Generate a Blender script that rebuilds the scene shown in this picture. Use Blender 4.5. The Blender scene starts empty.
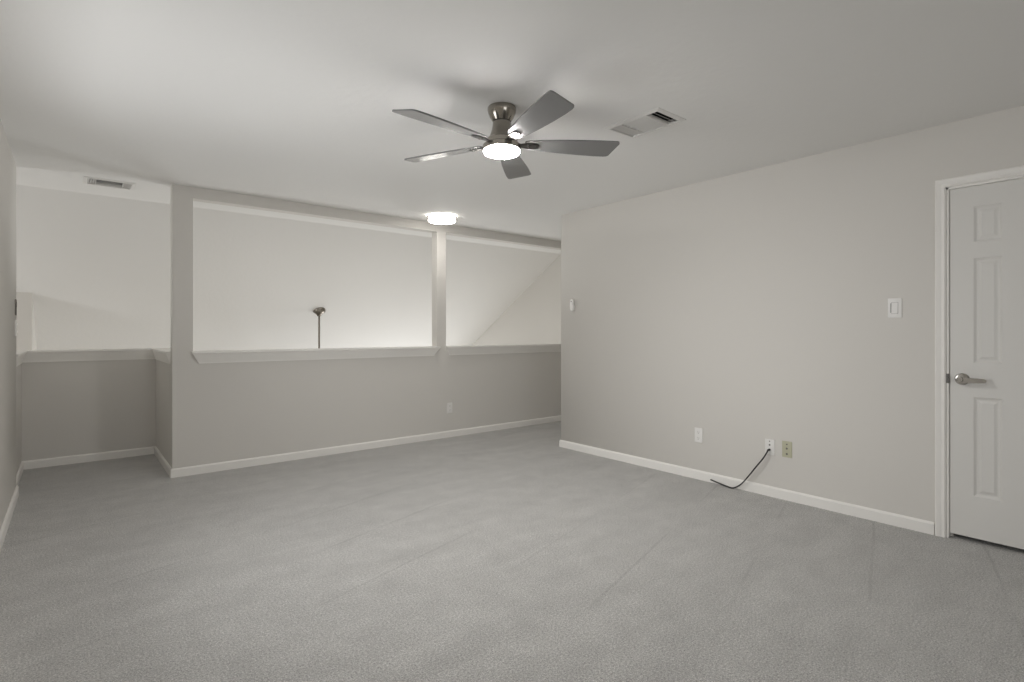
import bpy, bmesh, math
from mathutils import Vector, Matrix

S = bpy.context.scene
C = S.collection
R = math.radians

# ------------------------------------------------------------------ camera
CAM_H = 1.2143
cam_d = bpy.data.cameras.new('camera')
cam_d.sensor_width = 36.0
cam_d.lens = 537.3 / 1024 * 36.0
cam_d.shift_y = -9.5 / 1024
cam_d.clip_start = 0.02
cam = bpy.data.objects.new('camera', cam_d)
cam.location = (0, 0, CAM_H)
cam.rotation_euler = (R(90), 0, R(-39.314))
C.objects.link(cam)
S.camera = cam

# ------------------------------------------------------------------ view
S.view_settings.view_transform = 'Standard'
S.view_settings.look = 'None'
S.view_settings.gamma = 1.0
S.view_settings.use_curve_mapping = False
S.view_settings.exposure = 0.0
S.cycles.use_denoising = True
S.cycles.max_bounces = 14
S.cycles.diffuse_bounces = 10
S.cycles.sample_clamp_indirect = 6.0

# ------------------------------------------------------------------ world
W = bpy.data.worlds.new('daylight')
S.world = W
W.use_nodes = True
W.node_tree.nodes['Background'].inputs[0].default_value = (0.75, 0.85, 1.0, 1)
W.node_tree.nodes['Background'].inputs[1].default_value = 0.3

# ------------------------------------------------------------------ dimensions (metres; camera above x = y = 0)
XL, XR, YF, YB, H = -0.319, 3.989, 5.241, -2.70, 2.44     # left wall, right wall, far wall, back wall, ceiling
TH = 0.11
YC = 4.055                       # right wall ends here, a passage runs off to the right
XG = 5.985                       # end of the passage and gable wall of the room below
NX0, NX1, NY = -0.343, 0.645, 6.383   # the nook
YS, K = 6.086, 0.6085            # where the sloped ceiling starts, and its fall
ZS = 1.045                       # top of the ledges
YE = 10.35
LWY = 2.75                       # middle of the window in the left wall
V1 = (2.505, 2.725, 1.79, 2.13)  # ceiling vent opening x0 x1 y0 y1
V2 = (0.095, 0.385, 5.435, 5.645)  # nook vent opening

# ------------------------------------------------------------------ daylight at the windows, with one added ceiling fill
def area(name, loc, rot, sx, sy, power, col=(1, 1, 1), spread=180):
    d = bpy.data.lights.new(name, 'AREA')
    d.shape = 'RECTANGLE'; d.size = sx; d.size_y = sy
    d.energy = power; d.color = col; d.spread = R(spread)
    o = bpy.data.objects.new(name, d)
    o.location = loc; o.rotation_euler = rot
    C.objects.link(o)
    return o

DAY = (1.0, 1.0, 1.0)
GREAT_W, GABLE_W, STAIR_W, LEFT_W, BACK_W, UP_W = 74, 86, 30, 11.3, 20, 10.6
FLUSH_E, FAN_E = 16.5, 212.0
FLUSH_C, FAN_C = (1.0, 0.965, 0.91), (1.0, 0.98, 0.95)
# tall windows of the room below, facing the loft
area('daylight_great_room', (4.1, YE + 0.02, -1.30), (R(-90), 0, 0), 2.6, 2.0, GREAT_W, (0.97, 1.0, 1.0))
# window low in the gable wall of the room below
area('daylight_gable', (XG + 0.02, 8.1, -1.60), (R(90), 0, R(90)), 2.0, 1.6, GABLE_W, DAY)
# window over the stairs, to the left of the loft
area('daylight_stairs', (-3.32, 6.05, 0.75), (R(90), 0, R(-90)), 0.74, 1.14, STAIR_W, DAY)
# window in the left wall of the loft, nearer than the photo shows
area('daylight_left', (XL - 0.04, LWY, 1.22), (R(84), 0, R(-90)), 1.6, 1.1, LEFT_W, DAY, 112)
# added lamp tilted up there to brighten the ceiling, like bounce from the ground
area('ceiling_fill_left', (XL - 0.03, LWY, 1.10), (R(135), 0, R(-90)), 1.6, 0.8, UP_W, DAY, 150)
# window in the wall behind the camera
area('daylight_back', (0.75, YB - 0.02, 1.35), (R(90), 0, 0), 1.7, 1.3, BACK_W, DAY)

# ------------------------------------------------------------------ materials
def lin(c):
    return tuple(((v / 255) / 12.92 if v / 255 <= 0.04045 else ((v / 255 + 0.055) / 1.055) ** 2.4) for v in c) + (1,)

def mat(name, col, rough=0.6, metal=0.0, bump=None, noise=None, spec=None, aniso=0.0):
    m = bpy.data.materials.new(name); m.use_nodes = True
    nt = m.node_tree; b = nt.nodes['Principled BSDF']
    b.inputs['Base Color'].default_value = tuple(col[:3]) + (1,)
    b.inputs['Roughness'].default_value = rough
    b.inputs['Metallic'].default_value = metal
    if spec is not None: b.inputs['Specular IOR Level'].default_value = spec
    if aniso: b.inputs['Anisotropic'].default_value = aniso
    tc = nt.nodes.new('ShaderNodeTexCoord')
    if noise:
        sc, amt = noise
        n = nt.nodes.new('ShaderNodeTexNoise'); n.inputs['Scale'].default_value = sc; n.inputs['Detail'].default_value = 4
        nt.links.new(tc.outputs['Object'], n.inputs['Vector'])
        r = nt.nodes.new('ShaderNodeMapRange')
        r.inputs['To Min'].default_value = 1 - amt; r.inputs['To Max'].default_value = 1 + amt
        nt.links.new(n.outputs['Fac'], r.inputs['Value'])
        x = nt.nodes.new('ShaderNodeMix'); x.data_type = 'RGBA'; x.blend_type = 'MULTIPLY'
        x.inputs[0].default_value = 1
        x.inputs[6].default_value = tuple(col[:3]) + (1,)
        nt.links.new(r.outputs[0], x.inputs[7])
        nt.links.new(x.outputs[2], b.inputs['Base Color'])
    if bump:
        sc, st, dist = bump
        n = nt.nodes.new('ShaderNodeTexNoise'); n.inputs['Scale'].default_value = sc; n.inputs['Detail'].default_value = 6
        nt.links.new(tc.outputs['Object'], n.inputs['Vector'])
        u = nt.nodes.new('ShaderNodeBump'); u.inputs['Strength'].default_value = st; u.inputs['Distance'].default_value = dist
        nt.links.new(n.outputs['Fac'], u.inputs['Height'])
        nt.links.new(u.outputs['Normal'], b.inputs['Normal'])
    return m

def emit(name, col, strength):
    m = bpy.data.materials.new(name); m.use_nodes = True
    b = m.node_tree.nodes['Principled BSDF']
    b.inputs['Base Color'].default_value = (0.9, 0.9, 0.9, 1)
    b.inputs['Roughness'].default_value = 0.4
    b.inputs['Emission Color'].default_value = tuple(col) + (1,)
    b.inputs['Emission Strength'].default_value = strength
    return m

M = {}
M['wall'] = mat('greige_wall_paint', (0.678, 0.659, 0.627), 0.75, bump=(140, 0.12, 0.002), spec=0.25)
M['ceiling'] = mat('ceiling_paint', (0.80, 0.795, 0.78), 0.9, bump=(22, 0.35, 0.005), spec=0.15)
M['trim'] = mat('white_trim_paint', (0.86, 0.845, 0.815), 0.45, spec=0.4)
M['door'] = mat('white_door_paint', (0.72, 0.71, 0.685), 0.45, bump=(60, 0.03, 0.001), spec=0.4)
M['plate'] = mat('white_wall_plate', (0.80, 0.79, 0.77), 0.35)
M['ivory'] = mat('ivory_wall_plate', (0.50, 0.49, 0.36), 0.4)
M['dark'] = mat('dark_opening', (0.02, 0.02, 0.02), 0.6)
M['shade'] = mat('grey_plastic', (0.16, 0.15, 0.14), 0.5)
M['taupe'] = mat('taupe_plastic', (0.20, 0.185, 0.165), 0.6)
M['nickel'] = mat('brushed_nickel', (0.36, 0.335, 0.295), 0.2, 1.0, noise=(60, 0.08))
M['aged'] = mat('aged_nickel', (0.24, 0.22, 0.19), 0.3, 1.0)
M['gap'] = mat('grey_gap', (0.42, 0.41, 0.40), 0.5)
M['darknickel'] = mat('dark_nickel', (0.10, 0.095, 0.09), 0.35, 1.0)
M['chrome'] = mat('polished_nickel', (0.46, 0.44, 0.41), 0.14, 1.0)
M['blade'] = mat('silver_blade', (0.195, 0.194, 0.192), 0.2, 0.0, noise=(8, 0.03), spec=0.6)
M['vent'] = mat('white_vent_enamel', (0.74, 0.73, 0.71), 0.4)
M['duct'] = mat('duct_dark', (0.03, 0.03, 0.03), 0.7)
M['rubber'] = mat('black_rubber', (0.012, 0.012, 0.013), 0.45)
M['wood'] = mat('beige_floor', (0.46, 0.43, 0.39), 0.5, noise=(6, 0.15))
M['flush'] = emit('flush_light_glass', FLUSH_C, FLUSH_E * 1.5)
M['flush_side'] = emit('flush_light_shade', FLUSH_C, FLUSH_E * 0.45)
M['fanlight'] = emit('fan_light_glass', FAN_C, FAN_E)

def carpet():
    m = bpy.data.materials.new('carpet_pile'); m.use_nodes = True
    nt = m.node_tree; N = nt.nodes; L = nt.links
    b = N['Principled BSDF']; b.inputs['Roughness'].default_value = 0.95
    b.inputs['Specular IOR Level'].default_value = 0.08
    b.inputs['Sheen Weight'].default_value = 0.45; b.inputs['Sheen Roughness'].default_value = 0.6
    tc = N.new('ShaderNodeTexCoord')
    def noise(scale, detail, vec=None, rough=0.6):
        n = N.new('ShaderNodeTexNoise'); n.inputs['Scale'].default_value = scale
        n.inputs['Detail'].default_value = detail; n.inputs['Roughness'].default_value = rough
        L.new(vec or tc.outputs['Object'], n.inputs['Vector']); return n
    def rng(src, a, bb, lo, hi):
        r = N.new('ShaderNodeMapRange'); r.inputs['From Min'].default_value = a; r.inputs['From Max'].default_value = bb
        r.inputs['To Min'].default_value = lo; r.inputs['To Max'].default_value = hi
        L.new(src, r.inputs['Value']); return r.outputs[0]
    def mul(a, c):
        k = N.new('ShaderNodeMath'); k.operation = 'MULTIPLY'; L.new(a, k.inputs[0]); L.new(c, k.inputs[1]); return k.outputs[0]
    # tuft speckle
    fine = noise(190, 2)
    mid = noise(95, 3)
    blot = noise(7, 4)
    # brushed pile: long patches along the vacuum direction
    mp = N.new('ShaderNodeMapping'); mp.inputs['Rotation'].default_value = (0, 0, R(-17)); mp.inputs['Scale'].default_value = (0.55, 3.2, 1)
    L.new(tc.outputs['Object'], mp.inputs['Vector'])
    streak = noise(1.7, 3, mp.outputs[0])
    mp2 = N.new('ShaderNodeMapping'); mp2.inputs['Rotation'].default_value = (0, 0, R(38)); mp2.inputs['Scale'].default_value = (0.8, 2.6, 1)
    L.new(tc.outputs['Object'], mp2.inputs['Vector'])
    streak2 = noise(1.9, 2, mp2.outputs[0])
    # thin vacuum wheel lines
    mp3 = N.new('ShaderNodeMapping'); mp3.inputs['Rotation'].default_value = (0, 0, R(-17))
    L.new(tc.outputs['Object'], mp3.inputs['Vector'])
    wv = N.new('ShaderNodeTexWave'); wv.wave_type = 'BANDS'; wv.bands_direction = 'Y'
    wv.inputs['Scale'].default_value = 0.62; wv.inputs['Distortion'].default_value = 0.7
    wv.inputs['Detail'].default_value = 1.5; wv.inputs['Detail Scale'].default_value = 0.6
    L.new(mp3.outputs[0], wv.inputs['Vector'])
    line = rng(wv.outputs['Fac'], 0.0, 0.0035, 0.0, 1.0)
    gate = noise(0.9, 2)
    g = rng(gate.outputs['Fac'], 0.46, 0.56, 0.0, 1.0)
    inv = N.new('ShaderNodeMath'); inv.operation = 'SUBTRACT'; inv.inputs[0].default_value = 1.0; L.new(line, inv.inputs[1])
    lg = mul(inv.outputs[0], g)
    lgs = rng(lg, 0, 1, 1.0, 0.82)
    v = mul(rng(fine.outputs['Fac'], 0.3, 0.7, 0.62, 1.38), rng(mid.outputs['Fac'], 0.3, 0.7, 0.72, 1.28))
    v = mul(v, rng(streak.outputs['Fac'], 0.35, 0.65, 0.955, 1.045))
    v = mul(v, rng(streak2.outputs['Fac'], 0.35, 0.65, 0.965, 1.035))
    v = mul(v, rng(blot.outputs['Fac'], 0.3, 0.7, 0.92, 1.08))
    v = mul(v, lgs)
    x = N.new('ShaderNodeMix'); x.data_type = 'RGBA'; x.blend_type = 'MULTIPLY'; x.inputs[0].default_value = 1
    x.inputs[6].default_value = CARPET + (1,)
    L.new(v, x.inputs[7]); L.new(x.outputs[2], b.inputs['Base Color'])
    hs = N.new('ShaderNodeMath'); hs.operation = 'ADD'; L.new(fine.outputs['Fac'], hs.inputs[0]); L.new(mid.outputs['Fac'], hs.inputs[1])
    u = N.new('ShaderNodeBump'); u.inputs['Strength'].default_value = 0.8; u.inputs['Distance'].default_value = 0.008
    L.new(hs.outputs[0], u.inputs['Height']); L.new(u.outputs['Normal'], b.inputs['Normal'])
    return m
CARPET = (0.474, 0.465, 0.449)
M['carpet'] = carpet()

# ------------------------------------------------------------------ mesh helpers
def new(): return bmesh.new()

def box(bm, x0, x1, y0, y1, z0, z1, mtx=None):
    v = [bm.verts.new((x, y, z)) for x in (x0, x1) for y in (y0, y1) for z in (z0, z1)]
    for f in ((0, 1, 3, 2), (4, 6, 7, 5), (0, 4, 5, 1), (2, 3, 7, 6), (0, 2, 6, 4), (1, 5, 7, 3)):
        bm.faces.new([v[i] for i in f])
    if mtx: bmesh.ops.transform(bm, matrix=mtx, verts=v)
    return v

def bevel_all(bm, w, seg=2, ang=30):
    e = [e for e in bm.edges if len(e.link_faces) == 2 and e.calc_face_angle(0) > R(ang)]
    bmesh.ops.bevel(bm, geom=e, offset=w, segments=seg, profile=0.5, affect='EDGES', clamp_overlap=True)

def cells(bm, axis, a, b, us, vs, holes=()):
    """A slab from a to b along one axis, spanning the grid us x vs, with rectangular holes (u0,u1,v0,v1) through it."""
    us = sorted(set(us) | {h[0] for h in holes} | {h[1] for h in holes})
    vs = sorted(set(vs) | {h[2] for h in holes} | {h[3] for h in holes})
    def p(u, v, w):
        return {0: (w, u, v), 1: (u, w, v), 2: (u, v, w)}[axis]
    def full(i, j):
        if i < 0 or j < 0 or i >= len(us) - 1 or j >= len(vs) - 1: return False
        cu, cv = (us[i] + us[i + 1]) / 2, (vs[j] + vs[j + 1]) / 2
        return not any(h[0] < cu < h[1] and h[2] < cv < h[3] for h in holes)
    vd = {}
    def V(i, j, k):
        if (i, j, k) not in vd: vd[(i, j, k)] = bm.verts.new(p(us[i], vs[j], (a, b)[k]))
        return vd[(i, j, k)]
    for i in range(len(us) - 1):
        for j in range(len(vs) - 1):
            if not full(i, j): continue
            for k in (0, 1): bm.faces.new([V(i, j, k), V(i + 1, j, k), V(i + 1, j + 1, k), V(i, j + 1, k)])
            if not full(i - 1, j): bm.faces.new([V(i, j, 0), V(i, j + 1, 0), V(i, j + 1, 1), V(i, j, 1)])
            if not full(i + 1, j): bm.faces.new([V(i + 1, j, 0), V(i + 1, j + 1, 0), V(i + 1, j + 1, 1), V(i + 1, j, 1)])
            if not full(i, j - 1): bm.faces.new([V(i, j, 0), V(i + 1, j, 0), V(i + 1, j, 1), V(i, j, 1)])
            if not full(i, j + 1): bm.faces.new([V(i, j + 1, 0), V(i + 1, j + 1, 0), V(i + 1, j + 1, 1), V(i, j + 1, 1)])

def lathe(bm, prof, seg=40, mtx=None):
    """Turns (radius, z) points about the z axis."""
    rings = []; allv = []
    for r, z in prof:
        if r < 1e-6: ring = [bm.verts.new((0, 0, z))]
        else: ring = [bm.verts.new((r * math.cos(2 * math.pi * i / seg), r * math.sin(2 * math.pi * i / seg), z)) for i in range(seg)]
        rings.append(ring); allv += ring
    for A, B in zip(rings, rings[1:]):
        for i in range(seg):
            j = (i + 1) % seg
            if len(A) == 1 and len(B) == 1: continue
            if len(A) == 1: bm.faces.new([A[0], B[i], B[j]])
            elif len(B) == 1: bm.faces.new([A[i], B[0], A[j]])
            else: bm.faces.new([A[i], B[i], B[j], A[j]])
    if mtx: bmesh.ops.transform(bm, matrix=mtx, verts=allv)
    return allv

def tube(bm, pts, rad, seg=10):
    pts = [Vector(p) for p in pts]; rings = []
    up = Vector((0.3, 0.2, 1)).normalized()
    for i, p in enumerate(pts):
        t = (pts[min(i + 1, len(pts) - 1)] - pts[max(i - 1, 0)]).normalized()
        s = t.cross(up).normalized(); n = s.cross(t)
        r = rad[i] if isinstance(rad, (list, tuple)) else rad
        rings.append([bm.verts.new(p + r * (math.cos(2 * math.pi * k / seg) * s + math.sin(2 * math.pi * k / seg) * n)) for k in range(seg)])
    for A, B in zip(rings, rings[1:]):
        for k in range(seg): bm.faces.new([A[k], A[(k + 1) % seg], B[(k + 1) % seg], B[k]])
    bm.faces.new(rings[0]); bm.faces.new(rings[-1][::-1])

def prism(bm, outline, z0, z1, mtx=None):
    a = [bm.verts.new((x, y, z0)) for x, y in outline]; b = [bm.verts.new((x, y, z1)) for x, y in outline]
    bm.faces.new(a[::-1]); bm.faces.new(b)
    n = len(a)
    for i in range(n): bm.faces.new([a[i], a[(i + 1) % n], b[(i + 1) % n], b[i]])
    if mtx: bmesh.ops.transform(bm, matrix=mtx, verts=a + b)

def spline(pts, n=8):
    P = [Vector(p) for p in pts]; P = [2 * P[0] - P[1]] + P + [2 * P[-1] - P[-2]]; out = []
    for i in range(1, len(P) - 2):
        for k in range(n):
            t = k / n
            out.append(0.5 * (2 * P[i] + (P[i + 1] - P[i - 1]) * t + (2 * P[i - 1] - 5 * P[i] + 4 * P[i + 1] - P[i + 2]) * t * t
                              + (3 * P[i] - P[i - 1] - 3 * P[i + 1] + P[i + 2]) * t ** 3))
    return out + [P[-2]]

def obj(name, bm, m, parent=None, smooth=None):
    bmesh.ops.remove_doubles(bm, verts=bm.verts, dist=1e-6)
    bmesh.ops.recalc_face_normals(bm, faces=bm.faces)
    if smooth:
        for f in bm.faces: f.smooth = True
        for e in bm.edges:
            if len(e.link_faces) == 2 and e.calc_face_angle(0) > R(smooth): e.smooth = False
    me = bpy.data.meshes.new(name); bm.to_mesh(me); bm.free()
    me.materials.append(m)
    o = bpy.data.objects.new(name, me); C.objects.link(o)
    if parent: o.parent = parent
    return o

def struct(name, bm, m, label, cat, smooth=None):
    o = obj(name, bm, m, None, smooth)
    o['kind'] = 'structure'; o['label'] = label; o['category'] = cat
    return o

def thing(name, label, cat, loc, rot=(0, 0, 0), group=None):
    o = bpy.data.objects.new(name, None); C.objects.link(o)
    o.empty_display_size = 0.1
    o.location = loc; o.rotation_euler = rot
    o['label'] = label; o['category'] = cat
    if group: o['group'] = group
    return o

# floor
bm = new()
cells(bm, 2, -0.32, 0.0, [XL - TH, NX1 + TH, XG + TH], [YB - TH, YF + TH, NY + TH], [(NX1 + TH, XG + TH, YF + TH, NY + TH)])
struct('floor', bm, M['carpet'], 'pale grey cut pile carpet with faint vacuum tracks', 'carpet')

# ceiling (flat part)
bm = new()
cells(bm, 2, H, H + 0.02, [-3.4, XG + TH], [YB - TH, YS], [V1, V2])
ceil = struct('ceiling', bm, M['ceiling'], 'flat white textured ceiling of the loft', 'ceiling')
# sloped ceiling of the room below
bm = new()
v = []
for (y, z) in ((YS, H), (YE + .1, H - (YE + .1 - YS) * K), (YE + .1, H - (YE + .1 - YS) * K + .12), (YS, H + .12)):
    v.append([bm.verts.new((x, y, z)) for x in (-3.4, XG + TH)])
for i in range(4): bm.faces.new([v[i][0], v[i][1], v[(i + 1) % 4][1], v[(i + 1) % 4][0]])
for s in (0, 1): bm.faces.new([v[i][s] for i in range(4)])
struct('ceiling_slope', bm, M['ceiling'], 'white sloped ceiling falling away beyond the ledges', 'ceiling')

# right wall with the door opening
DY0, DY1, DZ = 0.19, 0.83, 2.062
bm = new()
cells(bm, 0, XR, XR + TH, [YB - TH, YC], [0, H], [(DY0, DY1, -0.01, DZ)])
bm.verts.ensure_lookup_table()
e = [e for e in bm.edges if all(abs(q.co.y - YC) < 1e-4 and abs(q.co.x - XR) < 1e-4 for q in e.verts)]
bmesh.ops.bevel(bm, geom=e, offset=0.016, segments=4, profile=0.5, affect='EDGES')
struct('wall_right', bm, M['wall'], 'long greige wall on the right with the door in it', 'wall', 40)
# the passage around the corner
bm = new(); box(bm, XR + TH - 0.002, XG + TH, YC - TH, YC, 0, H)
struct('wall_passage', bm, M['wall'], 'greige wall of the passage round the right corner', 'wall')
bm = new(); cells(bm, 0, XG, XG + TH, [YC - TH, YE + .1], [-2.95, H + .02], [(7.05, 9.15, -2.45, -.75)])
struct('wall_gable', bm, M['wall'], 'pale gable wall under the sloped ceiling seen through the right opening', 'wall')
# added unseen walls that keep the space behind the door dark
bm = new()
box(bm, XR + TH + .55, XR + TH + .6, -0.3, 1.3, 0, H); box(bm, XR + TH - .002, XR + TH + .6, -0.35, -0.3, 0, H); box(bm, XR + TH - .002, XR + TH + .6, 1.3, 1.35, 0, H)
struct('wall_door_blackout', bm, M['wall'], 'added unseen walls keeping it dark behind the closed door', 'wall')

# far wall with two openings
OP = [(0.794, 3.195), (3.315, 5.70)]
OT = 2.345
bm = new()
cells(bm, 1, YF, YF + TH, [NX1, XG], [0, H], [(a, b, ZS - 0.022, OT) for a, b in OP])
e = []
for q in bm.edges:
    if len(q.link_faces) == 2 and q.calc_face_angle(0) > R(30):
        m_ = (q.verts[0].co + q.verts[1].co) / 2
        if 0.02 < m_.z < H - 0.02 and m_.x < XG - .01: e.append(q)
bmesh.ops.bevel(bm, geom=e, offset=0.012, segments=3, profile=0.5, affect='EDGES')
struct('wall_far', bm, M['wall'], 'greige half wall with two large openings, post and header', 'wall', 40)

# left wall
bm = new(); cells(bm, 0, XL - TH, XL, [YB - TH, 5.41], [0, H], [(LWY - .85, LWY + .85, 0.62, 1.82)])
e = [q for q in bm.edges if all(abs(w.co.x - XL) < 1e-4 and abs(w.co.y - 5.41) < 1e-4 for w in q.verts)]
bmesh.ops.bevel(bm, geom=e, offset=0.012, segments=3, profile=0.5, affect='EDGES')
struct('wall_left', bm, M['wall'], 'greige wall along the left edge of the photo', 'wall', 40)

bm = new()
for y in (LWY - .85, LWY - .02, LWY + .81): box(bm, XL - .10, XL - .06, y, y + .04, .62, 1.82)
for z in (.62, 1.2, 1.78): box(bm, XL - .10, XL - .06, LWY - .85, LWY + .85, z, z + .04)
struct('window_4', bm, M['trim'], 'white window frame in the left wall just outside the photo', 'window')

# nook half walls
hz = ZS - 0.022
bm = new(); box(bm, NX0 - TH, NX0, 5.40, NY, 0, hz); struct('wall_nook_left', bm, M['wall'], 'low wall on the left side of the nook', 'wall')
bm = new(); box(bm, NX0 - TH, NX1 + TH, NY, NY + TH, 0, hz); struct('wall_nook_back', bm, M['wall'], 'low greige wall across the back of the nook', 'wall')
bm = new(); box(bm, NX1, NX1 + TH, YF + TH - .002, NY, 0, hz); struct('wall_nook_right', bm, M['wall'], 'low wall between the nook and the tall column', 'wall')

# wall behind the camera, with a window
bm = new(); cells(bm, 1, YB - TH, YB, [XL - TH, XR + TH], [0, H], [(-0.15, 1.65, 0.65, 2.05)])
struct('wall_back', bm, M['wall'], 'greige wall behind the camera with a window', 'wall')
bm = new()
for x in (-0.15, 0.73, 1.61): box(bm, x, x + .04, YB - .09, YB - .05, .65, 2.05)
for z in (.65, 1.33, 2.01): box(bm, -0.15, 1.65, YB - .09, YB - .05, z, z + .04)
struct('window_1', bm, M['trim'], 'white window frame behind the camera', 'window')

# ---- the two storey space beyond the ledges
bm = new(); box(bm, -3.4, XG + TH, 5.0, YE + .1, -3.05, -2.95)
struct('floor_lower', bm, M['wood'], 'beige floor of the room below the loft', 'floor')
bm = new(); cells(bm, 1, YE, YE + TH, [-3.4, XG + TH], [-2.95, 0.05], [(2.8, 5.4, -2.3, -0.3)])
struct('wall_eave', bm, M['wall'], 'window wall of the room below the loft', 'wall')
bm = new()
for i in range(4): box(bm, 2.8 + i * 0.85, 2.85 + i * 0.85, YE + .03, YE + .08, -2.3, -.3)
for z in (-2.3, -1.3, -.35): box(bm, 2.8, 5.4, YE + .03, YE + .08, z, z + .05)
struct('window_2', bm, M['trim'], 'white window frames of the room below', 'window')
bm = new()
for y in (7.05, 8.08, 9.11): box(bm, XG + .05, XG + .09, y, y + .04, -2.45, -.75)
for z in (-2.45, -1.6, -.79): box(bm, XG + .05, XG + .09, 7.05, 9.15, z, z + .04)
struct('window_5', bm, M['trim'], 'white window frame low in the gable wall', 'window')
bm = new(); box(bm, XL - TH, XG, YF + TH - .1, YF + TH, -2.95, -0.3)
struct('wall_under_loft', bm, M['wall'], 'wall below the edge of the loft', 'wall')
bm = new(); box(bm, -3.4, -0.32, 7.44, 7.54, -2.95, 1.72)
struct('wall_stairwell', bm, M['wall'], 'end of a wall meeting the sloped ceiling beyond the nook ledge', 'wall')
bm = new(); box(bm, -0.42, -0.32, 7.53, YE, -2.95, 1.72)
struct('wall_side', bm, M['wall'], 'side wall running back from the stairwell wall end', 'wall')
bm = new(); cells(bm, 0, -3.4, -3.3, [5.2, 7.54], [-2.95, H], [(5.68, 6.42, 0.18, 1.32)])
struct('wall_stair_window', bm, M['wall'], 'outer wall of the stairwell with a small window', 'wall')
bm = new()
for y in (5.68, 6.03, 6.38): box(bm, -3.39, -3.35, y, y + .04, .18, 1.32)
for z in (.18, .73, 1.28): box(bm, -3.39, -3.35, 5.68, 6.42, z, z + .04)
struct('window_3', bm, M['trim'], 'small white window frame above the stairs', 'window')
bm = new(); box(bm, -3.4, XL - TH, 5.2, 5.30, -2.95, H)
struct('wall_stair_side', bm, M['wall'], 'wall of the stairwell behind the left wall', 'wall')

# ------------------------------------------------------------------ ledges (sills)
LIP = 0.052
def ledge_profile(bm, x0, x1, y_face, back, ret=0.055, taper=(True, True)):
    """A ledge along x: flat board through the opening and a sloping apron whose ends return to the wall."""
    sec = [(-LIP, ZS), (-LIP, ZS - .016), (-LIP + .008, ZS - .022), (-0.012, ZS - .092), (-0.012, ZS - .104), (0.0, ZS - .104)]
    # along x
    A, B = [], []
    for (d, z) in sec:
        f = (d + LIP) / LIP if z < ZS - 0.017 else 0.0
        f = min(1.0, max(0.0, (ZS - .016 - z) / 0.076)) if z < ZS - .016 else 0
        o = ret * f
        A.append(bm.verts.new((x0 + (o if taper[0] else 0), y_face + d, z)))
        B.append(bm.verts.new((x1 - (o if taper[1] else 0), y_face + d, z)))
    A.append(bm.verts.new((x0, y_face + 0.0, ZS))); B.append(bm.verts.new((x1, y_face, ZS)))
    n = len(A)
    for i in range(n): bm.faces.new([A[i], A[(i + 1) % n], B[(i + 1) % n], B[i]])
    bm.faces.new(A); bm.faces.new(B[::-1])

for i, (a, b) in enumerate(OP):
    bm = new()
    ledge_profile(bm, a - 0.012, b + 0.014, YF, YF + TH)
    box(bm, a + .001, b - .001, YF - .001, YF + TH + .03, ZS - .022, ZS)
    struct('trim_%d' % (i + 1), bm, M['trim'],
           ['long white ledge with angled apron under the left large opening', 'white ledge under the right opening beside the post'][i], 'ledge')
# nook ledge: three mitred runs
bm = new()
LN = 0.036
sec = [(LN, ZS), (LN, ZS - .016), (LN - .006, ZS - .022), (0.010, ZS - .092), (0.010, ZS - .104), (0.0, ZS - .104), (-TH - .03, ZS - .02), (-TH - .03, ZS)]
path = [(NX0, 5.412, (1, 0)), (NX0, NY, (1, -1)), (NX1, NY, (-1, -1)), (NX1, YF + TH + .030, (-1, 0)), (NX1, YF + TH + .001, (-0.12, 0))]
rings = []
for (x, y, (dx, dy)) in path:
    rings.append([bm.verts.new((x + dx * d, y + dy * d, z)) for d, z in sec])
n = len(sec)
for A, B in zip(rings, rings[1:]):
    for k in range(n): bm.faces.new([A[k], A[(k + 1) % n], B[(k + 1) % n], B[k]])
bm.faces.new(rings[0]); bm.faces.new(rings[-1][::-1])
struct('trim_3', bm, M['trim'], 'white mitred ledge running round the nook half walls', 'ledge')

# ------------------------------------------------------------------ baseboards
BBH, BBT = 0.074, 0.014
def baseboard(name, pts, label):
    """pts: floor polyline, room on the left-hand side of its direction."""
    bm = new()
    sec = [(0, 0), (BBT, 0), (BBT, BBH - .012), (BBT * .55, BBH - .003), (BBT * .3, BBH), (0, BBH)]
    P = [Vector(p) for p in pts]; rings = []
    for i, p in enumerate(P):
        def nrm(a, b):
            d = (b - a).normalized(); return Vector((-d.y, d.x))
        if i == 0: n_ = nrm(P[0], P[1])
        elif i == len(P) - 1: n_ = nrm(P[-2], P[-1])
        else:
            n1, n2 = nrm(P[i - 1], p), nrm(p, P[i + 1]); n_ = (n1 + n2) / (1 + n1.dot(n2))
        rings.append([bm.verts.new((p.x + n_.x * d, p.y + n_.y * d, z)) for d, z in sec])
    k = len(sec)
    for A, B in zip(rings, rings[1:]):
        for j in range(k): bm.faces.new([A[j], A[(j + 1) % k], B[(j + 1) % k], B[j]])
    bm.faces.new(rings[0]); bm.faces.new(rings[-1][::-1])
    return struct(name, bm, M['trim'], label, 'baseboard')
baseboard('baseboard_right', [(XR, 0.884), (XR, YC), (XG, YC)], 'white baseboard along the right wall')
baseboard('baseboard_far', [(XG, YF), (NX1, YF), (NX1, NY), (NX0, NY), (NX0, 5.41)], 'white baseboard along the far wall and round the nook')
baseboard('baseboard_left', [(XL, 5.41), (XL, YB)], 'white baseboard along the left wall')

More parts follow.
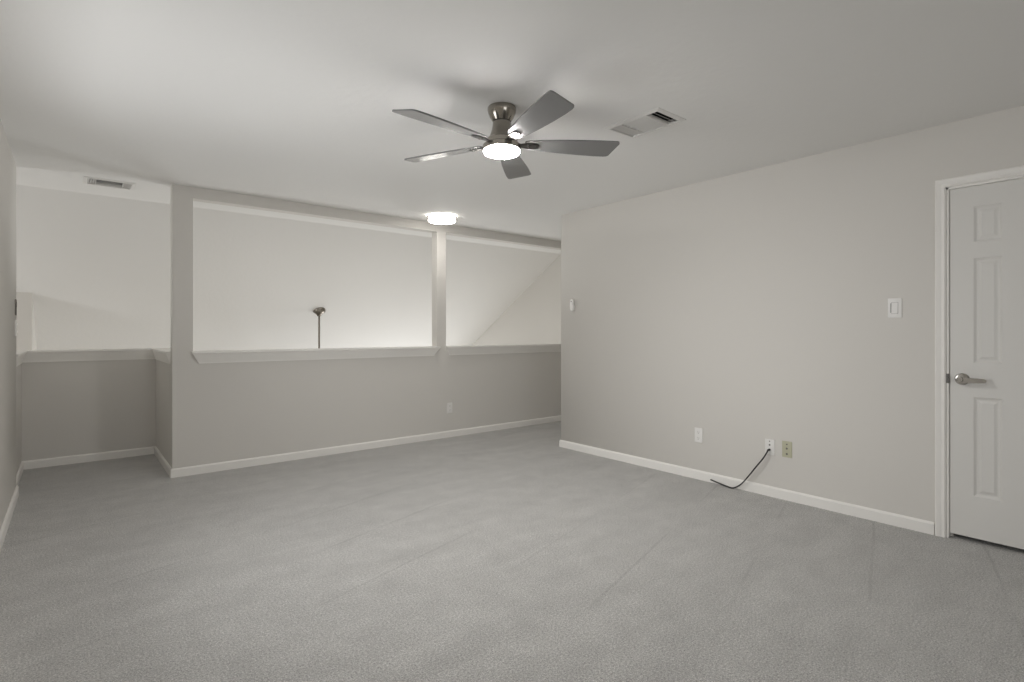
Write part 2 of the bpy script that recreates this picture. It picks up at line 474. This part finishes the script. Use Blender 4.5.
# ------------------------------------------------------------------ door
# casing and jamb
bm = new()
cw = 0.05
def casing_run(bm, pts):
    sec = [(0.0, 0.0), (0.0, -0.010), (0.006, -0.015), (0.020, -0.012), (0.034, -0.016), (0.044, -0.018), (cw, -0.014), (cw, 0.0)]   # (away from opening, out of wall)
    rings = []
    for (y, z, (dy, dz)) in pts:
        rings.append([bm.verts.new((XR + t, y + dy * d, z + dz * d)) for d, t in sec])
    k = len(sec)
    for A, B in zip(rings, rings[1:]):
        for j in range(k): bm.faces.new([A[j], A[(j + 1) % k], B[(j + 1) % k], B[j]])
    bm.faces.new(rings[0]); bm.faces.new(rings[-1][::-1])
casing_run(bm, [(DY1, 0, (1, 0)), (DY1, DZ, (1, 1)), (DY0, DZ, (-1, 1)), (DY0, 0, (-1, 0))])
# jamb lining
box(bm, XR, XR + TH, DY1 - .012, DY1, 0, DZ); box(bm, XR, XR + TH, DY0, DY0 + .012, 0, DZ); box(bm, XR, XR + TH, DY0, DY1, DZ - .012, DZ)
# stops
box(bm, XR + .05, XR + .07, DY1 - .024, DY1 - .012, 0, DZ - .012); box(bm, XR + .05, XR + .07, DY0 + .012, DY0 + .024, 0, DZ - .012); box(bm, XR + .05, XR + .07, DY0 + .012, DY1 - .012, DZ - .024, DZ - .012)
trim4 = struct('trim_4', bm, M['trim'], 'white moulded casing around the panel door', 'door casing')

dx = XR + 0.012                  # door face
dy0, dy1, dz0, dz1 = 0.2035, 0.8162, 0.030, 2.0485
bm = new()
PY = [(0.583, 0.707), (0.313, 0.437)]; PZ = [(1.727, 1.932), (1.034, 1.635), (0.270, 0.839)]
ys = sorted({dy0, dy1} | {q for p in PY for q in p}); zs = sorted({dz0, dz1} | {q for p in PZ for q in p})
gv = {}
def G(i, j):
    if (i, j) not in gv: gv[(i, j)] = bm.verts.new((dx, ys[i], zs[j]))
    return gv[(i, j)]
for i in range(len(ys) - 1):
    for j in range(len(zs) - 1):
        c = [G(i, j), G(i + 1, j), G(i + 1, j + 1), G(i, j + 1)]
        if (ys[i], ys[i + 1]) in PY and (zs[j], zs[j + 1]) in PZ:
            prev = c
            for ins, dep in ((0.006, 0.005), (0.013, 0.010), (0.022, 0.010), (0.036, 0.003)):
                nx = [bm.verts.new((dx + dep, a, b)) for a, b in ((ys[i] + ins, zs[j] + ins), (ys[i + 1] - ins, zs[j] + ins), (ys[i + 1] - ins, zs[j + 1] - ins), (ys[i] + ins, zs[j + 1] - ins))]
                for q in range(4): bm.faces.new([prev[q], prev[(q + 1) % 4], nx[(q + 1) % 4], nx[q]])
                prev = nx
            bm.faces.new(prev)
        else:
            bm.faces.new(c)
# sides and back of the slab
bk = [bm.verts.new((dx + .035, y, z)) for y, z in ((dy0, dz0), (dy1, dz0), (dy1, dz1), (dy0, dz1))]
bm.faces.new(bk)
nY, nZ = len(ys) - 1, len(zs) - 1
bm.faces.new([G(i, 0) for i in range(nY + 1)] + [bk[1], bk[0]])
bm.faces.new([G(i, nZ) for i in range(nY + 1)] + [bk[2], bk[3]])
bm.faces.new([G(0, j) for j in range(nZ + 1)] + [bk[3], bk[0]])
bm.faces.new([G(nY, j) for j in range(nZ + 1)] + [bk[2], bk[1]])
door = struct('door_1', bm, M['door'], 'white six panel interior door with lever handle', 'door')
# lever handle
hy, hz_ = 0.757, 0.938
to_wall = Matrix.Translation((dx, hy, hz_)) @ Matrix.Rotation(R(-90), 4, 'Y')     # local z points out of the door
bm = new()
lathe(bm, [(0, 0.0), (0.034, 0.0), (0.034, 0.005), (0.030, 0.009), (0.018, 0.011), (0.0125, 0.013), (0.0115, 0.036), (0.0145, 0.040), (0.0145, 0.056), (0.012, 0.060), (0, 0.060)], 28, to_wall)
hd = obj('door_handle', bm, M['chrome'], door, 35); hd['label'] = 'polished nickel lever handle on round rose'
bm = new()
out = [(-0.016, 0.012), (0.004, 0.016), (0.05, 0.0135), (0.10, 0.012), (0.111, 0.009), (0.114, 0.0), (0.111, -0.009), (0.10, -0.012), (0.05, -0.0135), (0.004, -0.016), (-0.016, -0.012)]
prism(bm, [(-a, b) for a, b in out], -0.005, 0.005)
bevel_all(bm, 0.002, 2)
mt = Matrix.Translation((dx - 0.049, hy, hz_ - .002)) @ Matrix(((0, 0, 1, 0), (1, 0, 0, 0), (0, 1, 0, 0), (0, 0, 0, 1)))
bmesh.ops.transform(bm, matrix=mt, verts=bm.verts)
obj('lever', bm, M['chrome'], hd, 35)
bm = new(); box(bm, XR - .0012, XR + .010, DY1 - .0132, DY1 - .002, hz_ - .028, hz_ + .028)
sp = obj('strike_plate', bm, M['darknickel'], trim4); sp['label'] = 'dark metal strike plate in the jamb'

# ------------------------------------------------------------------ ceiling fans
def blade_mesh():
    bm = new()
    outl = [(.125, .030), (.15, .040), (.22, .053), (.32, .065), (.43, .074), (.53, .079), (.59, .078), (.606, .074), (.614, .065),
            (.638, -.048), (.640, -.060), (.636, -.070), (.624, -.075), (.53, -.074), (.43, -.069), (.32, -.061), (.22, -.050), (.15, -.039), (.125, -.030)]
    outl = [(r * 1.015, a) for r, a in outl]
    prism(bm, outl, -0.004, 0.004)
    bevel_all(bm, 0.0018, 2, 50)
    return bm

def bracket_mesh():
    bm = new()
    prism(bm, [(0.060, 0.020), (0.105, 0.014), (0.135, 0.024), (0.190, 0.022), (0.205, 0.010), (0.205, -0.010), (0.190, -0.022), (0.135, -0.024), (0.105, -0.014), (0.060, -0.020)], -0.0105, -0.0042)
    bevel_all(bm, 0.001, 1, 50)
    for (x, y) in ((0.15, 0.012), (0.15, -0.012), (0.187, 0.0)):
        lathe(bm, [(0, -.0145), (.004, -.0145), (.0052, -.012), (.0055, -.0105), (0, -.0105)], 12, Matrix.Translation((x, y, 0)))
    return bm

def add_blades(root, z, base, pitch, scale=1.0):
    first = None
    for k in range(5):
        if first is None:
            b = obj('blade', blade_mesh(), M['blade'], root, 40)
            c = obj('blade_bracket', bracket_mesh(), M['darknickel'], b, 40)
            first = (b, c)
        else:
            b = first[0].copy(); C.objects.link(b); b.parent = root
            c = first[1].copy(); C.objects.link(c); c.parent = b
        b.rotation_mode = 'QUATERNION'
        b.location = (0, 0, z)
        b.rotation_quaternion = (Matrix.Rotation(R(base + 72 * k), 3, 'Z') @ Matrix.Rotation(R(pitch), 3, 'X')).to_quaternion()

FX, FY = 1.82, 2.31
fan = thing('ceiling_fan', 'five blade silver flush mount ceiling fan with lit round light', 'ceiling fan', (FX, FY, H))
bm = new()
lathe(bm, [(0, 0), (.074, 0), (.0775, -.004), (.0785, -.014), (.075, -.032), (.066, -.054), (.056, -.070), (.050, -.078), (0, -.078)], 48)
obj('canopy', bm, M['nickel'], fan, 40)
bm = new(); lathe(bm, [(0, -.078), (.0475, -.078), (.0475, -.084), (0, -.084)], 40); obj('collar', bm, M['darknickel'], fan, 40)
bm = new()
lathe(bm, [(0, -.084), (.050, -.084), (.0505, -.096), (.053, -.114), (.058, -.134), (.065, -.152), (.070, -.166), (.070, -.172), (0, -.172)], 48)
obj('motor_housing', bm, M['nickel'], fan, 40)
bm = new()
lathe(bm, [(0, -.172), (.080, -.172), (.086, -.178), (.086, -.200), (.098, -.204), (.104, -.209), (.105, -.234), (.101, -.237), (0, -.237)], 48)
obj('hub', bm, M['nickel'], fan, 40)
bm = new()
lathe(bm, [(.099, -.235), (.100, -.243), (.096, -.250), (.083, -.256), (.055, -.260), (0, -.262)], 48)
obj('light_diffuser', bm, M['fanlight'], fan, 60)
add_blades(fan, -0.197, -103.2, -12)

# fan hanging from the sloped ceiling of the room below
GX, GY = 2.71, 7.625
GZ = H - (GY - YS) * K
fan2 = thing('downrod_fan', 'brushed nickel fan downrod with bell canopy beyond the left ledge', 'ceiling fan', (GX, GY, GZ))
bm = new()
lathe(bm, [(0, .07), (.080, .07), (.086, .05), (.086, -.004), (.080, -.016), (.055, -.036), (.034, -.055), (.026, -.074), (0, -.076)], 32)
obj('canopy', bm, M['aged'], fan2, 40)
bm = new(); lathe(bm, [(0, -.06), (.0135, -.06), (.0135, -.90), (0, -.90)], 16); obj('downrod', bm, M['aged'], fan2, 40)
bm = new()
lathe(bm, [(0, -.88), (.03, -.88), (.04, -.93), (.11, -.95), (.135, -.98), (.135, -1.03), (.10, -1.06), (.06, -1.08), (0, -1.085)], 36)
obj('motor_housing', bm, M['aged'], fan2, 40)
add_blades(fan2, -1.035, 20, -12)

# ------------------------------------------------------------------ flush ceiling light
fl = thing('flush_ceiling_light', 'round drum flush ceiling light glowing near the post', 'ceiling light', (3.03, 4.87, H))
bm = new(); lathe(bm, [(0, 0), (.085, 0), (.085, -.022), (0, -.022)], 40); obj('mount', bm, M['nickel'], fl, 40)
bm = new(); lathe(bm, [(.080, -.0225), (.138, -.0225), (.145, -.026), (.145, -.058), (.139, -.066), (.125, -.066), (.125, -.060), (.080, -.060), (.080, -.0225)], 48); obj('drum_shade', bm, M['flush_side'], fl, 50)
bm = new(); lathe(bm, [(0, -.062), (.124, -.062), (.124, -.066), (.105, -.070), (0, -.071)], 48); obj('light_diffuser', bm, M['flush'], fl, 50)
bm = new()
for z, t in ((-.019, .011), (-.047, .006)):
    lathe(bm, [(.151, z), (.160, z), (.160, z - t), (.151, z - t), (.151, z)], 48)
for k in range(4):
    a = R(45 + 90 * k)
    box(bm, .152, .159, -.005, .005, -.053, -.022, Matrix.Rotation(a, 4, 'Z'))
for k in range(4):
    a = R(45 + 90 * k)
    box(bm, .075, .154, -.003, .003, -.0215, -.0185, Matrix.Rotation(a, 4, 'Z'))
    box(bm, .150, .156, -.003, .003, -.026, -.0185, Matrix.Rotation(a, 4, 'Z'))
rg = obj('metal_band', bm, M['aged'], fl, 40)

# ------------------------------------------------------------------ ceiling vents
def vent(name, label, V, along_y):
    x0, x1, y0, y1 = V
    cx, cy = (x0 + x1) / 2, (y0 + y1) / 2
    L, Wd = ((y1 - y0), (x1 - x0)) if along_y else ((x1 - x0), (y1 - y0))
    t = thing(name, label, 'ceiling vent', (cx, cy, H), (0, 0, R(90) if along_y else 0), 'ceiling air vents')
    # local: long side along x, width along y
    l, w = L / 2, Wd / 2; f = 0.024
    bm = new()
    prof = [(f, 0.0), (f, -.003), (f * .3, -.009), (0.0, -.009), (-.003, -.004), (-.003, 0.02)]    # (outward from opening edge, z)
    rings = [[bm.verts.new((sx * (l + d), sy * (w + d), z)) for d, z in prof] for sx, sy in ((-1, -1), (1, -1), (1, 1), (-1, 1))]
    k = len(prof)
    for i in range(4):
        A, B = rings[i], rings[(i + 1) % 4]
        for j in range(k - 1): bm.faces.new([A[j], A[j + 1], B[j + 1], B[j]])
    obj('frame', bm, M['vent'], t)
    bm = new()
    cells(bm, 0, -l - .002, -l + .001, [-w, w], [0.0, .10]); cells(bm, 0, l - .001, l + .002, [-w, w], [0.0, .10])
    cells(bm, 1, -w - .002, -w + .001, [-l, l], [0.0, .10]); cells(bm, 1, w - .001, w + .002, [-l, l], [0.0, .10])
    box(bm, -l, l, -w, w, .10, .105)
    obj('duct', bm, M['duct'], t)
    end = L * (0.24 if along_y else 0.19)
    # dividers between the louvre banks
    for s in (-1, 1):
        bm = new(); box(bm, s * (l - end) - .002, s * (l - end) + .002, -w + .003, w - .003, -.008, .014); obj('divider', bm, M['vent'], t)
    # middle bank: blades along the long side
    n = max(4, int(Wd / 0.028)); pitch = (2 * w - .01) / n
    for i in range(n):
        y = -w + .005 + pitch * (i + .5)
        bm = new(); box(bm, -l + end + .003, l - end - .003, -.013, .013, -.0006, .0006, Matrix.Translation((0, y, .003)) @ Matrix.Rotation(R(32 if along_y else 10), 4, 'X'))
        obj('louvre', bm, M['vent'], t)
    # end banks: blades across, fanning outward
    for s in (-1, 1):
        m = max(3, int(end / 0.0265)); ep = (end - .008) / m
        for i in range(m):
            x = s * (l - .004 - ep * (i + .5))
            bm = new(); box(bm, -.0095, .0095, -w + .003, w - .003, -.0006, .0006, Matrix.Translation((x, 0, .003)) @ Matrix.Rotation(R(42 * s), 4, 'Y'))
            obj('louvre', bm, M['vent'], t)
    return t
vent('ceiling_vent', 'white three way ceiling vent between the fan and right wall', V1, True)
vent('ceiling_vent', 'ceiling vent with dark louvres over the nook at far left', V2, False)

# ------------------------------------------------------------------ wall plates
def plate_bm(w, h, t=0.006):
    bm = new(); box(bm, -w / 2, w / 2, 0, t, -h / 2, h / 2)
    e = [q for q in bm.edges if all(v.co.y > t - 1e-5 for v in q.verts)]
    bmesh.ops.bevel(bm, geom=e, offset=0.003, segments=2, profile=0.6, affect='EDGES')
    return bm
def disc(bm, x, z, y0, y1, r, seg=14):
    lathe(bm, [(0, y0), (r, y0), (r, y1), (0, y1)], seg, Matrix.Translation((x, 0, z)) @ Matrix.Rotation(R(-90), 4, 'X'))
ON_RIGHT, ON_FAR, ON_LEFT = R(90), R(180), R(-90)     # local +y points into the room

def outlet(label, loc, rot, group=None):
    t = thing('wall_outlet', label, 'wall outlet', loc, (0, 0, rot), group)
    obj('cover_plate', plate_bm(.072, .118), M['plate'], t, 40)
    for z in (.024, -.024):
        bm = new()
        o_ = [(-.013, .0), (-.017, .008), (-.013, .0145), (.013, .0145), (.017, .008), (.017, -.008), (.013, -.0145), (-.013, -.0145), (-.017, -.008)]
        o_ = [(-.017, .008), (-.012, .0145), (.012, .0145), (.017, .008), (.017, -.008), (.012, -.0145), (-.012, -.0145), (-.017, -.008)]
        prism(bm, o_, 0, .0015, Matrix.Translation((0, .006, z)) @ Matrix.Rotation(R(-90), 4, 'X'))
        s = obj('receptacle', bm, M['plate'], t)
        bm = new()
        box(bm, -.0075, -.0055, .0072, .0079, z - .002, z + .008); box(bm, .0055, .0075, .0072, .0079, z - .001, z + .007)
        disc(bm, 0, z - .008, .0072, .0079, .0028)
        obj('slots', bm, M['shade'], s)
    bm = new(); disc(bm, 0, 0, .0055, .0072, .003); obj('screw', bm, M['plate'], t, 40)
    return t
outlet('white duplex outlet low on the right wall, left of the cable plates', (XR, 2.446, .362), ON_RIGHT, 'duplex outlets')
outlet('small white outlet low on the far wall beneath the right ledge', (3.362, YF, .335), ON_FAR, 'duplex outlets')

def jack_plate(name, label, loc, m, w, h, holes):
    t = thing(name, label, 'wall jack plate', loc, (0, 0, ON_RIGHT))
    obj('cover_plate', plate_bm(w, h), m, t, 40)
    for z, r in holes:
        bm = new(); disc(bm, 0, z, .005, .0068, r); obj('jack', bm, M['shade'], t, 40)
    return t
jack_plate('cable_jack_plate', 'white wall plate with a black cable plugged in', (XR, 1.863, .362), M['plate'], .070, .114, [(.042, .0045), (.016, .0065), (-.020, .007)])
jack_plate('phone_jack_plate', 'yellowed ivory wall plate with three dark holes', (XR, 1.740, .365), M['ivory'], .068, .116, [(.036, .0055), (.006, .0075), (-.033, .0075)])

# black cable: plug, droop, loose end on the carpet
cab = thing('coax_cable', 'black cable drooping from the white plate to the carpet', 'cable', (XR, 1.863, .342))
pts = [(-.012, 0, 0), (-.028, .001, -.002), (-.046, .026, -.058), (-.051, .085, -.142), (-.049, .135, -.212), (-.046, .186, -.278), (-.046, .226, -.314), (-.045, .268, -.3355), (-.044, .318, -.333), (-.041, .385, -.324), (-.038, .455, -.312)]
bm = new(); tube(bm, spline(pts, 6), 0.0052, 10); obj('cord', bm, M['rubber'], cab, 60)
bm = new(); lathe(bm, [(0, .007), (.0085, .007), (.0085, .018), (.0065, .020), (.0065, .034), (0, .034)], 16, Matrix.Rotation(R(-90), 4, 'Y')); obj('plug', bm, M['rubber'], cab, 40)

# rocker switch by the door
sw = thing('light_switch', 'white rocker switch plate on the wall left of the door', 'light switch', (XR, 1.084, 1.361), (0, 0, ON_RIGHT))
obj('cover_plate', plate_bm(.074, .122), M['plate'], sw, 40)
bm = new()
for a in ((-.0185, -.0165, -.036, .036), (.0165, .0185, -.036, .036), (-.0185, .0185, .034, .036), (-.0185, .0185, -.036, -.034)): box(bm, a[0], a[1], .0055, .0064, a[2], a[3])
obj('gap', bm, M['gap'], sw)
bm = new(); v = box(bm, -.0163, .0163, .005, .0085, -.0338, .0338)
for q in v:
    if q.co.y > .008 and q.co.z < 0: q.co.y = .0115
bevel_all(bm, .001, 2)
obj('rocker', bm, M['plate'], sw, 40)
bm = new(); box(bm, .019, .023, .0055, .0095, -.030, .030); obj('dimmer_slide', bm, M['gap'], sw)

# fan remote in its cradle
rm = thing('fan_remote', 'small white remote in a wall cradle near the wall corner', 'remote control', (XR, 3.882, 1.487), (0, 0, ON_RIGHT))
def pill(w, h, r, n=6):
    o = []
    for cx_, cz_, a0 in ((w / 2 - r, h / 2 - r, 0), (-w / 2 + r, h / 2 - r, 90), (-w / 2 + r, -h / 2 + r, 180), (w / 2 - r, -h / 2 + r, 270)):
        for k in range(n + 1): o.append((cx_ + r * math.cos(R(a0 + 90 * k / n)), cz_ + r * math.sin(R(a0 + 90 * k / n))))
    return o
flip = Matrix(((1, 0, 0, 0), (0, 0, 1, 0), (0, 1, 0, 0), (0, 0, 0, 1)))
bm = new(); prism(bm, pill(.040, .115, .018), .008, .024, flip); bevel_all(bm, .003, 2, 50); obj('body', bm, M['plate'], rm, 40)
bm = new(); prism(bm, pill(.046, .070, .016), 0, .014, Matrix.Translation((0, 0, -.026)) @ flip); bevel_all(bm, .002, 2, 50); obj('cradle', bm, M['plate'], rm, 40)
bm = new(); disc(bm, 0, .036, .0235, .0252, .0075); obj('button', bm, M['shade'], rm, 40)
bm = new()
for z in (.016, .002, -.012): disc(bm, 0, z, .0235, .0248, .005)
obj('button', bm, M['plate'], rm, 40)

# controls at the far end of the left wall
tc_ = thing('wall_control', 'dark slim control at the end of the left wall', 'wall control', (XL, 5.30, 1.390), (0, 0, ON_LEFT))
bm = new(); prism(bm, pill(.070, .115, .008), 0, .007, flip); bevel_all(bm, .0015, 2, 50); obj('body', bm, M['taupe'], tc_, 40)
bm = new(); prism(bm, pill(.044, .040, .004), .006, .008, Matrix.Translation((0, 0, .02)) @ flip); obj('display', bm, M['dark'], tc_)
s2 = thing('toggle_switch', 'white toggle switch plate below the slim control on the left wall', 'light switch', (XL, 5.30, 1.240), (0, 0, ON_LEFT))
obj('cover_plate', plate_bm(.074, .118), M['plate'], s2, 40)
for z in (.026, -.026):
    bm = new(); box(bm, -.005, .005, .005, .013, z - .007, z + .007); bevel_all(bm, .0015, 1); obj('toggle', bm, M['plate'], s2)
